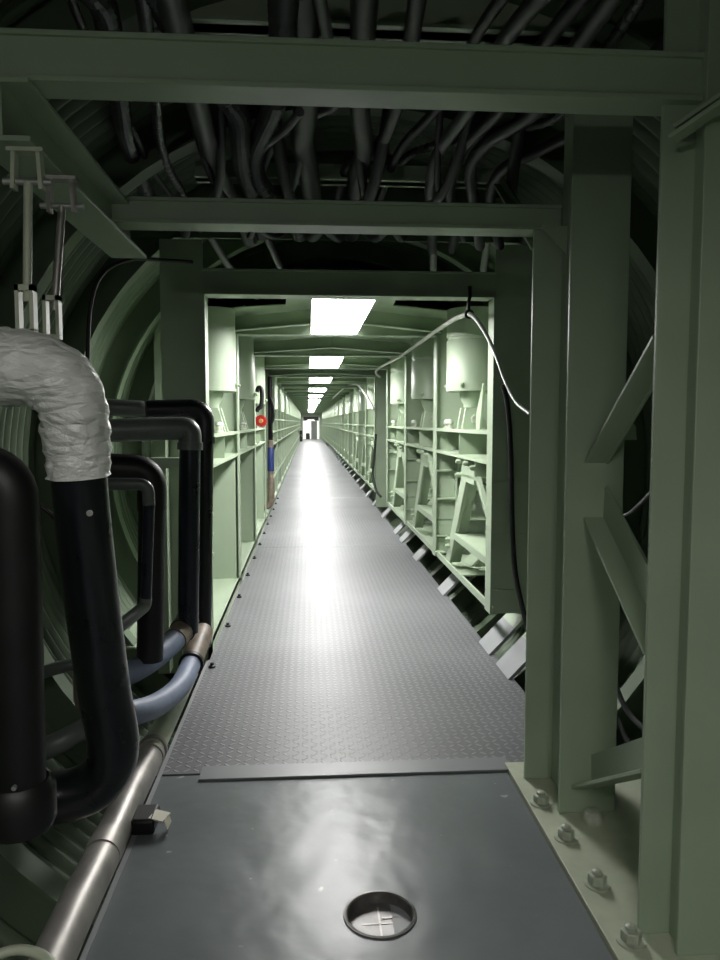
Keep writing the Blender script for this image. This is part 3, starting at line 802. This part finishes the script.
# ------------------------------------------------------------------ overhead cables and hoses
def run(x, z, y0, y1, amp, seed, droop=0.0):
    rnd = random.Random(seed); pts = []
    n = 7
    for k in range(n):
        f = k / (n - 1); y = y0 + (y1 - y0) * f
        pts.append(V((x + rnd.uniform(-amp, amp), y, z + rnd.uniform(-amp, amp) * .6 - droop * math.sin(PI * f))))
    return pts
cab = [
    (.036, FLEX, 1, [(80, -20, 2.1), (104, 8, 2.35), (113, 60, 2.8), (120, 104, 3.2), (124, 130, 3.5), (133, 160, 3.9), (146, 190, 4.3), (160, 225, 4.8)], 'ribbed flexible conduit at far left above the beams'),
    (.02, FLEX, 1, [(140, -20, 2.1), (148, 40, 2.6), (156, 105, 3.2), (160, 140, 3.6), (170, 172, 4.0), (182, 192, 4.3), (200, 230, 4.8)], 'thin ribbed conduit beside the far-left one overhead'),
    (.014, CABLE, 0, [(66, -20, 2.1), (76, 12, 2.35), (86, 34, 2.5), (118, 100, 3.2), (140, 145, 3.7), (152, 170, 4.0), (185, 215, 4.6)], 'thin dark cable between two ribbed conduits at upper left'),
    (.046, CABLE2, 0, [(165, -20, 2.1), (182, 40, 2.6), (198, 105, 3.2), (206, 135, 3.6), (215, 165, 3.9), (229, 195, 4.2), (240, 206, 4.35), (250, 240, 4.8)], 'thick smooth dark hose left of centre overhead'),
    (.042, FLEX, 1, [(150, -20, 2.15), (163, 2, 2.35), (179, 34, 2.6), (200, 72, 2.9), (236, 110, 3.25), (240, 140, 3.55), (243, 168, 3.9), (252, 192, 4.25), (262, 235, 4.8)], 'fat ribbed conduit crossing the thick smooth hose overhead'),
    (.04, FLEX, 1, [(284, -20, 2.1), (283, 10, 2.35), (282, 45, 2.6), (276, 100, 3.1), (264, 128, 3.45), (255, 152, 3.75), (257, 176, 4.0), (270, 194, 4.2), (288, 204, 4.4), (300, 235, 4.8)], 'shiny ribbed conduit near the middle overhead, bending at its lower end'),
    (.02, CABLE2, 0, [(316, -20, 2.1), (320, 0, 2.3), (328, 40, 2.6), (336, 100, 3.1), (320, 112, 3.3), (296, 124, 3.5), (274, 144, 3.8), (262, 170, 4.1)], 'grey cable swinging left across the middle ribbed conduit'),
    (.055, CABLE, 0, [(300, -20, 2.3), (304, 60, 2.9), (306, 110, 3.3), (302, 140, 3.6), (308, 168, 4.0), (316, 230, 4.8)], 'thick black hose above the middle of the cross beams'),
    (.045, CABLE, 0, [(365, -20, 2.3), (362, 60, 2.9), (360, 110, 3.3), (364, 150, 3.7), (356, 180, 4.1), (352, 235, 4.8)], 'dark hose right of the middle black hose overhead'),
    (.03, CABLE, 0, [(420, -20, 2.3), (408, 60, 2.9), (396, 110, 3.3), (376, 150, 3.8), (345, 172, 4.2), (330, 235, 4.8)], 'dark cable slanting over the second cross beam'),
]
for r, m, rib, px, lab in cab:
    pts = smooth_path([P(a, c, Y=y) for a, c, y in px], .019 if rib else .05)
    tag(MB().tube(pts, r, 14, .17 if rib else 0).out('flexible_conduit' if rib else ('hose' if 'hose' in lab.split(' right')[0].split(' over')[0] or 'hose' in lab[:24] else 'cable'), m, sharp=22 if rib else 70), lab, 'conduit' if rib else 'cable')
# the bundle that swings over at the right
bun = [(.030, CABLE2, 0, [(560, -25, 2.2), (505, 40, 2.7), (470, 108, 3.3), (440, 150, 3.75), (430, 185, 4.1), (432, 225, 4.5), (432, 250, 4.8)], 'leftmost of the dark cables curving down at upper right'),
       (.028, CABLE, 0, [(600, -25, 2.2), (540, 50, 2.7), (500, 110, 3.3), (462, 150, 3.75), (450, 190, 4.1), (455, 228, 4.5), (452, 250, 4.8)], 'second dark cable curving down at upper right'),
       (.032, CABLE2, 0, [(630, -25, 2.2), (575, 50, 2.7), (535, 112, 3.3), (488, 142, 3.75), (470, 168, 4.0), (474, 205, 4.3), (480, 246, 4.8)], 'third dark cable curving down at upper right'),
       (.02, FLEX, 1, [(665, -30, 2.15), (640, 0, 2.4), (600, 60, 2.8), (555, 118, 3.4), (495, 132, 3.7), (450, 142, 3.9), (415, 152, 4.2), (398, 165, 4.5)], 'pale ribbed conduit crossing over the curved cables'),
       (.03, CABLE, 0, [(690, 20, 2.4), (640, 70, 2.8), (590, 122, 3.3), (540, 150, 3.7), (500, 172, 4.0), (490, 206, 4.3), (500, 246, 4.8)], 'rightmost dark cable curving down behind the column top'),
       (.022, CABLE, 0, [(520, -25, 2.2), (480, 30, 2.7), (440, 104, 3.4), (400, 150, 4.0), (380, 200, 4.5), (372, 240, 4.8)], 'dark cable slanting left at upper right'),
       (.018, CABLE2, 0, [(300, 112, 3.1), (285, 130, 3.4), (262, 150, 3.7), (252, 175, 4.0), (268, 196, 4.2), (300, 205, 4.4)], 'thin grey cable looping behind the second beam')]
for r, m, rib, px, lab in bun:
    pts = smooth_path([P(a, c, Y=y) for a, c, y in px], .019 if rib else .05)
    tag(MB().tube(pts, r, 12, .17 if rib else 0).out('flexible_conduit' if rib else 'cable', m, sharp=22 if rib else 70), lab, 'conduit' if rib else 'cable')
# tangle behind the second beam, above the front portal
for k in range(9):
    rnd = random.Random(300 + k); x0 = -.55 + k * .19; side = -1 if k % 2 else 1
    pts = [(x0, 3.3, 3.14), (x0 + side * .08, 3.9, 2.76 - .03 * (k % 3)), (x0 + side * .28, 4.3, 2.63 + .05 * (k % 2)), (x0 + side * .36, 4.62, 2.66), (x0 + side * .42, 4.86, 2.76)]
    tag(MB().tube(smooth_path([V(p) for p in pts], .04), .018 + .006 * (k % 3), 10).out('cable', CABLE2 if k % 2 else CABLE),
        'dark cable in the tangle above the front portal, %s from the left' % ORD[k], 'cable', 'tangle of cables above the front portal')
for k in range(6):
    x0 = -.62 + k * .36
    pts = [(x0, 4.95, 2.74), (x0 + .1, 5.5, 2.62), (x0 + .25, 6.0, 2.68), (x0 + .2, 6.8, 2.72)]
    if 1 < k < 4: continue
    tag(MB().tube(smooth_path([V(p) for p in pts], .05), .025, 10).out('cable', CABLE2),
        'cable above the first ceiling light bay, %s from the left' % ORD[k if k < 2 else k - 2], 'cable', 'cables above the first bay')

# white cable slung along the right-hand racks
ptw = [P(380, 377, Y=11.7), P(377, 374.5, Y=11.6), P(376, 371, Y=11.4), P(381, 367, Y=10.8), P(400, 356.5, Y=8.9), P(420, 342.5, Y=7.3), P(436, 331, Y=6.4), P(452, 320.5, Y=5.5), P(463, 315.5, Y=5.05), P(469, 314, Y=4.84),
       P(477, 320, Y=4.65), P(487, 336, Y=4.45), P(496, 356, Y=4.2), P(505, 381, Y=3.95), P(516, 402, Y=3.7), P(530, 414, Y=3.42)]
pts = smooth_path(ptw, .04)
rad = [(.017 if p.y > 4.9 else .017 - .008 * min(1, (4.9 - p.y) / .8)) for p in pts]
t = thing('white_cable', ptw[9], 'white cable slung in an arc over the right-hand racks', 'cable')
MB().tube(pts, rad, 12).out('cable', WHITEC, t)
tie = [P(470, 287, Y=4.86), P(470, 296, Y=4.84), P(468.5, 303, Y=4.84), P(469, 313, Y=4.84)]
b = MB(); b.tube(smooth_path(tie, .02), .011, 8); b.lathe([(.03, -.012), (.03, .012)], ptw[9], (ptw[10] - ptw[8]), 14); q = b.out('tie_strap', BLACK, t); q['label'] = 'black strap tying it to the portal beam'
ptw = [P(333, 398, Y=22), P(345, 387, Y=19), P(352, 384.5, Y=16.5), P(358, 385, Y=15.5), P(364, 392, Y=14.6), P(370, 402, Y=13.9), P(374, 410, Y=13.4)]
tag(MB().tube(smooth_path(ptw, .08), .022, 8).out('white_cable', WHITEC), 'distant white cable arching over the racks beyond the open bay', 'cable')
# black cable down the right panel, another in the open bay
ptb = [P(503, 385, Y=4.8), P(508, 410, Y=4.78), P(511, 460, Y=4.76), P(512, 520, Y=4.74), P(515, 570, Y=4.7), P(523, 610, Y=4.6), P(532, 640, Y=4.5)]
tag(MB().tube(smooth_path(ptb, .04), .017, 10).out('cable', BLACK), 'black cable hanging down the dark panel right of the front portal', 'cable')
ptb = [P(376, 434, Y=12.2), P(374, 460, Y=12.2), P(373, 475, Y=12.2), P(376, 490, Y=12.1), P(381, 497, Y=12.0)]
tag(MB().tube(smooth_path(ptb, .04), .02, 10).out('cable', BLACK), 'black cable hanging in the open bay on the right', 'cable')
# wires seen through the gap between the columns
tag(MB().tube(smooth_path([P(616, 516, Y=3.5), P(628, 514, Y=3.4), P(642, 502, Y=3.2), P(655, 488, Y=3.0)], .03), .008, 8).out('wire', CABLE2), 'thin wire with a clip in the gap between the columns', 'wire')
for k, (a, c) in enumerate(((660, 0), (690, 10), (715, 5))):
    tag(MB().tube(smooth_path([P(612 + k * 3, a + c, Y=3.9), P(616 + k * 2, a + 25, Y=3.8), P(628, a + 52, Y=3.7), P(650, a + 75, Y=3.55)], .03), .014, 8).out('hose', CABLE2),
        'grey hose low in the gap between the columns, %s from the top' % ORD[k], 'hose', 'hoses between the columns')

# ------------------------------------------------------------------ foreground left: pipes
# foil-wrapped pipe with its black lower half
t = thing('insulated_pipe', P(110, 780, Y=2.35), 'pipe wrapped in crinkled silver foil, bending down into a black lower half', 'pipe')
Yp = 1.98
p0 = P(-60, 362, Y=1.95); p1 = P(30, 370, Y=1.95); p2 = P(80, 395, Y=1.98); p3 = P(77, 474, Y=2.0)
fp = smooth_path([p0, P(-10, 366, Y=1.95), P(30, 369, Y=1.95), P(58, 380, Y=1.96), P(73, 408, Y=1.98), P(76, 440, Y=2.0), P(79, 476, Y=2.01)], .012)
nn = len(fp)
rad = []
for i, p in enumerate(fp):
    f = i / nn
    rad.append(.1 - .022 * f + (.003 * math.sin(i * 1.9)))
b = MB(); b.tube(fp, rad, 40, crinkle=.007); q = b.out('foil_wrap', FOIL, t, sharp=60); q['label'] = 'crinkled silver foil wrapping'
bp_ = smooth_path([P(78, 460, Y=2.01), P(81, 500, Y=2.02), P(92, 600, Y=2.1), P(104, 690, Y=2.2), P(113, 740, Y=2.26), P(108, 768, Y=2.3), P(80, 792, Y=2.3), P(0, 806, Y=2.25)], .03)
b = MB(); b.tube(bp_, [.07 + .008 * min(1, i / 30) for i in range(len(bp_))], 24); b.out('lower_pipe', BLKGL, t)
b = MB(); b.lathe([(.008, 0), (.008, .006)], P(90, 513, Y=1.94), (0, -1, 0), 10); b.out('rivet', BRIGHT, t)
# hanger rods
def rod(px0, py0, px1, py1, y, lab, m):
    a, c = P(px0, py0, Y=y), P(px1, py1, Y=y)
    t = thing('hanger_rod', c, lab, 'hanger', 'pipe hangers')
    MB().cyl(a, c + (a - c) * .2, .011, 12).out('rod', m, t)
    b = MB()
    for s in (-1, 1): b.bar(c + V((s * .018, 0, 0)), c + V((s * .018, 0, .115)), .01, .03)
    b.box(c.x - .023, c.x + .023, c.y - .015, c.y + .015, c.z + .1, c.z + .115); b.box(c.x - .023, c.x + .023, c.y - .015, c.y + .015, c.z - .01, c.z + .004)
    b.out('turnbuckle', BASEPL, t)
    u = MB()
    for s in (-1, 1): u.bar(a + V((s * .035, 0, -.02)), a + V((s * .03, 0, .075)), .01, .03)
    u.box(a.x - .045, a.x + .045, a.y - .02, a.y + .02, a.z + .07, a.z + .08)
    k = u.out('bracket', m, t)
    b = MB(); b.cyl(a + V((-.06, 0, .0)), a + V((.06, 0, .0)), .009, 10); b.out('cross_pin', BRIGHT, k)
rod(28, 182, 27, 331, 2.0, 'pale hanger rod with a U bracket above the foil pipe, the left one', BASEPL)
rod(62, 206, 53, 336, 2.26, 'shiny hanger rod above the foil pipe, the right one', STEEL)
# leftmost fat black pipe
fb = smooth_path([P(10, 430, Y=1.75), P(12, 520, Y=1.75), P(15, 640, Y=1.75), P(18, 760, Y=1.76), P(20, 830, Y=1.8)], .04)
t = thing('black_pipe', fb[-1], 'fat black pipe cut by the left edge of the photo', 'pipe')
b = MB(); b.tube(elbow_path([P(-70, 470, Y=1.75), P(10, 470, Y=1.75), fb[-1]], .12, 10), .062, 24); b.out('pipe', BLACK, t)
b = MB(); b.lathe([(.075, 0), (.085, .02), (.085, .1), (.07, .12)], fb[-1], (0, 0, 1), 24); b.out('collar', BLACK, t)
b = MB(); b.lathe([(.006, 0), (.006, .008)], P(15, 787, Y=1.72), (0, -1, 0), 10); b.out('rivet', BRIGHT, t)
# grey elbow and its navy downpipe
def elbow_pipe(nm, lab, a, corner, bot, r, m_top, m_low, ring=True, rad=.11, split=None):
    t = thing(nm, bot, lab, 'pipe')
    path = elbow_path([a, corner, split], rad, 10)
    b = MB(); b.tube(path, r, 22); b.out('elbow', m_top, t)
    b = MB(); b.tube([split, (split * .5 + bot * .5), bot], r * .92, 22); b.out('downpipe', m_low, t)
    if ring:
        d = (bot - split).normalized()
        b = MB(); b.lathe([(r * 1.12, -.02), (r * 1.12, .02)], split, d, 24); b.out('coupling', m_top, t)
    return t
Yg = 4.15
elbow_pipe('grey_pipe', 'dull grey pipe elbow turning down into a navy pipe', P(60, 432, Y=4.0), P(190, 428, Y=Yg), P(188, 632, Y=Yg), .062, GREYP, NAVY, split=P(190, 446, Y=Yg), rad=.1)
elbow_pipe('black_elbow_pipe', 'glossy black pipe elbow behind the grey elbow, beside the front post', P(146, 410, Y=4.4), P(205, 408, Y=4.5), P(203, 645, Y=4.5), .055, BLKGL, BLKGL, split=P(205, 440, Y=4.5), rad=.16)
elbow_pipe('pale_pipe', 'pale horizontal pipe stub above the grey pipe', P(60, 405, Y=4.4), P(140, 409, Y=4.5), P(149, 411, Y=4.55), .05, GREYP, GREYP, split=P(145, 410, Y=4.52), rad=.01, ring=True)
elbow_pipe('black_elbow_pipe', 'thick matt black pipe elbow half hidden by the foil pipe', P(70, 466, Y=3.6), P(152, 470, Y=3.7), P(150, 660, Y=3.7), .07, BLACK, BLACK, split=P(152, 510, Y=3.7), rad=.16, ring=False)
t = elbow_pipe('grey_pipe', 'thin grey pipe bending down in front of the thick black elbow', P(70, 484, Y=3.3), P(148, 484, Y=3.35), P(146, 600, Y=3.4), .027, GREYP, NAVY, split=P(149, 505, Y=3.35), rad=.08, ring=False)
b = MB(); b.tube(elbow_path([P(146, 598, Y=3.4), P(145, 606, Y=3.4), P(118, 628, Y=3.2), P(96, 640, Y=3.1)], .05), .028, 16); b.out('bottom_elbow', GREYP, t)
# blue pipes
def blue(lab, px, r, fit_at, ring_at):
    pts = smooth_path([P(a, c, Y=y) for a, c, y in px], .025)
    t = thing('blue_pipe', pts[len(pts) // 2] - V((0, 0, r)), lab, 'pipe', 'blue pipes')
    k = int(len(pts) * fit_at)
    b = MB(); b.tube(pts[k - 1:], r, 20); b.out('pipe', BLUEP, t)
    b = MB(); b.tube(pts[:k + 1], r * 1.12, 20); q = b.out('fitting', RUST, t); q['label'] = 'brown metal fitting'
    k2 = max(1, int(len(pts) * ring_at))
    b = MB(); b.lathe([(r * 1.25, -.015), (r * 1.25, .015)], pts[k2], pts[k2 + 1] - pts[k2 - 1], 24); q = b.out('clamp', BLACK, t); q['label'] = 'black clamp ring'
    b = MB(); b.lathe([(r * 1.1, -.03), (r * 1.16, 0), (r * 1.1, .03)], pts[-3], pts[-1] - pts[-4], 20); b.out('end_collar', RUST, t)
blue('upper slate-blue pipe sloping down to the left behind the black pipe', [(188, 618, 4.2), (184, 628, 4.15), (172, 643, 4.0), (152, 660, 3.8), (128, 673, 3.6), (95, 683, 3.4)], .058, .22, .1)
blue('lower slate-blue pipe curving left beside the deck edge', [(203, 632, 4.4), (198, 645, 4.25), (191, 664, 4.05), (180, 686, 3.75), (160, 703, 3.45), (137, 712, 3.2), (110, 716, 3.05)], .054, .24, .26)
# dim low pipes further left
tag(MB().tube(smooth_path([P(20, 680, Y=3.6), P(50, 670, Y=3.6), P(75, 664, Y=3.6), P(100, 660, Y=3.7)], .04), .03, 14).out('grey_pipe', GREYP), 'thin dim grey pipe low behind the fat black pipe', 'pipe')
tag(MB().tube(smooth_path([P(30, 755, Y=3.0), P(60, 742, Y=3.0), P(95, 722, Y=3.1)], .04), .045, 16).out('grey_pipe', GREYP), 'thick dim grey pipe near the bottom between the black pipes', 'pipe')
tag(MB().tube(elbow_path([P(86, 640, Y=3.1), P(86, 708, Y=3.1), P(120, 712, Y=3.1)], .12), .05, 16).out('drain_pipe', RUST), 'dull brown downpipe between the black pipes', 'pipe')
# bare steel tube along the deck edge
t = thing('steel_tube', (-.725, 2.4, 0), 'worn bare steel tube along the left edge of the smooth plate', 'tube')
b = MB(); b.tube([(-.728, y, .035 + .004 * math.sin(y * 9)) for y in [1.0 + .06 * k for k in range(41)]], .062, 26); b.out('tube', STEEL, t)
b = MB(); b.tube([(-.728, 3.4, .035), (-.728, 3.9, .035), (-.728, 4.75, .035)], .055, 22); q = b.out('far_section', BASEPL, t); q['label'] = 'dull cream far section'
b = MB()
for y in (3.36, 3.44): b.lathe([(.066, -.012), (.069, 0), (.066, .012)], (-.728, y, .035), (0, 1, 0), 26)
b.out('coupling', STEEL, t)
b = MB(); b.lathe([(.064, -.05), (.066, 0), (.064, .05)], (-.728, 2.62, .035), (0, 1, 0), 26); b.out('sleeve', STEEL, t)
# black block with cream tape
c = P(142, 836, Z=.0)
t = thing('rubber_block', (c.x, c.y, 0), 'small black rubber block with a cream tape patch beside the steel tube', 'block')
b = MB(); b.box(c.x - .045, c.x + .045, c.y, c.y + .13, -.001, .06); b.out('block', BLACK, t, bevel=.012)
b = MB(); b.bar((c.x + .03, c.y + .05, .058), (c.x + .085, c.y + .035, .05), .07, .004, (0, 1, 0)); b.bar((c.x + .085, c.y + .035, .05), (c.x + .095, c.y + .032, .02), .07, .004, (0, 1, 0)); b.out('tape_patch', TAPE, t)
# dull green cable end at the very bottom left
tag(MB().tube(smooth_path([P(-10, 958, Y=1.7), P(8, 951, Y=1.72), P(25, 950, Y=1.72), P(45, 957, Y=1.7), P(60, 975, Y=1.66)], .02), .012, 10).out('cable', BASEPL), 'pale green cable arching at the bottom left corner', 'cable')
# black wire sagging from the portal over the pipes
tag(MB().tube(smooth_path([P(192, 262, Y=4.8), P(160, 260, Y=4.5), P(135, 259, Y=4.2), P(112, 266, Y=4.0), P(97, 282, Y=3.9), P(90, 310, Y=3.9), P(88, 345, Y=3.9), P(88, 400, Y=3.9), P(90, 440, Y=3.9)], .04), .011, 10).out('wire', BLACK), 'black wire arching from the front portal down behind the foil pipe', 'wire')
tag(MB().tube(smooth_path([P(40, 505, Y=2.9), P(52, 515, Y=2.9), P(64, 530, Y=2.95), P(72, 560, Y=3.0)], .03), .009, 8).out('wire', BLACK), 'short black wire behind the foil pipe lower half', 'wire')
# green post behind the pipes
b = MB(); b.box(-.93, -.86, 4.6, 4.72, .0, 1.5); b.box(-.93, -.80, 4.72, 4.735, .0, 1.5)
tag(b.out('pipe_support_post', GREEN), 'pale green post behind the grey elbow pipe', 'post')
b = MB(); b.box(-1.3, -.75, 4.45, 4.53, 1.28, 1.34)
tag(b.out('pipe_support_rail', GREEN), 'pale rail under the horizontal pipes at left', 'rail')

# ------------------------------------------------------------------ world and view
w = bpy.data.worlds.new('world'); scn.world = w; w.use_nodes = True
w.node_tree.nodes['Background'].inputs['Color'].default_value = (0.0, 0.0, 0.0, 1)
vs = scn.view_settings
vs.view_transform = 'Standard'; vs.look = 'None'; vs.gamma = 1; vs.use_curve_mapping = False
vs.exposure = 0.1
scn.cycles.use_denoising = True
scn.cycles.max_bounces = 10
scn.cycles.diffuse_bounces = 6
scn.cycles.sample_clamp_indirect = 8
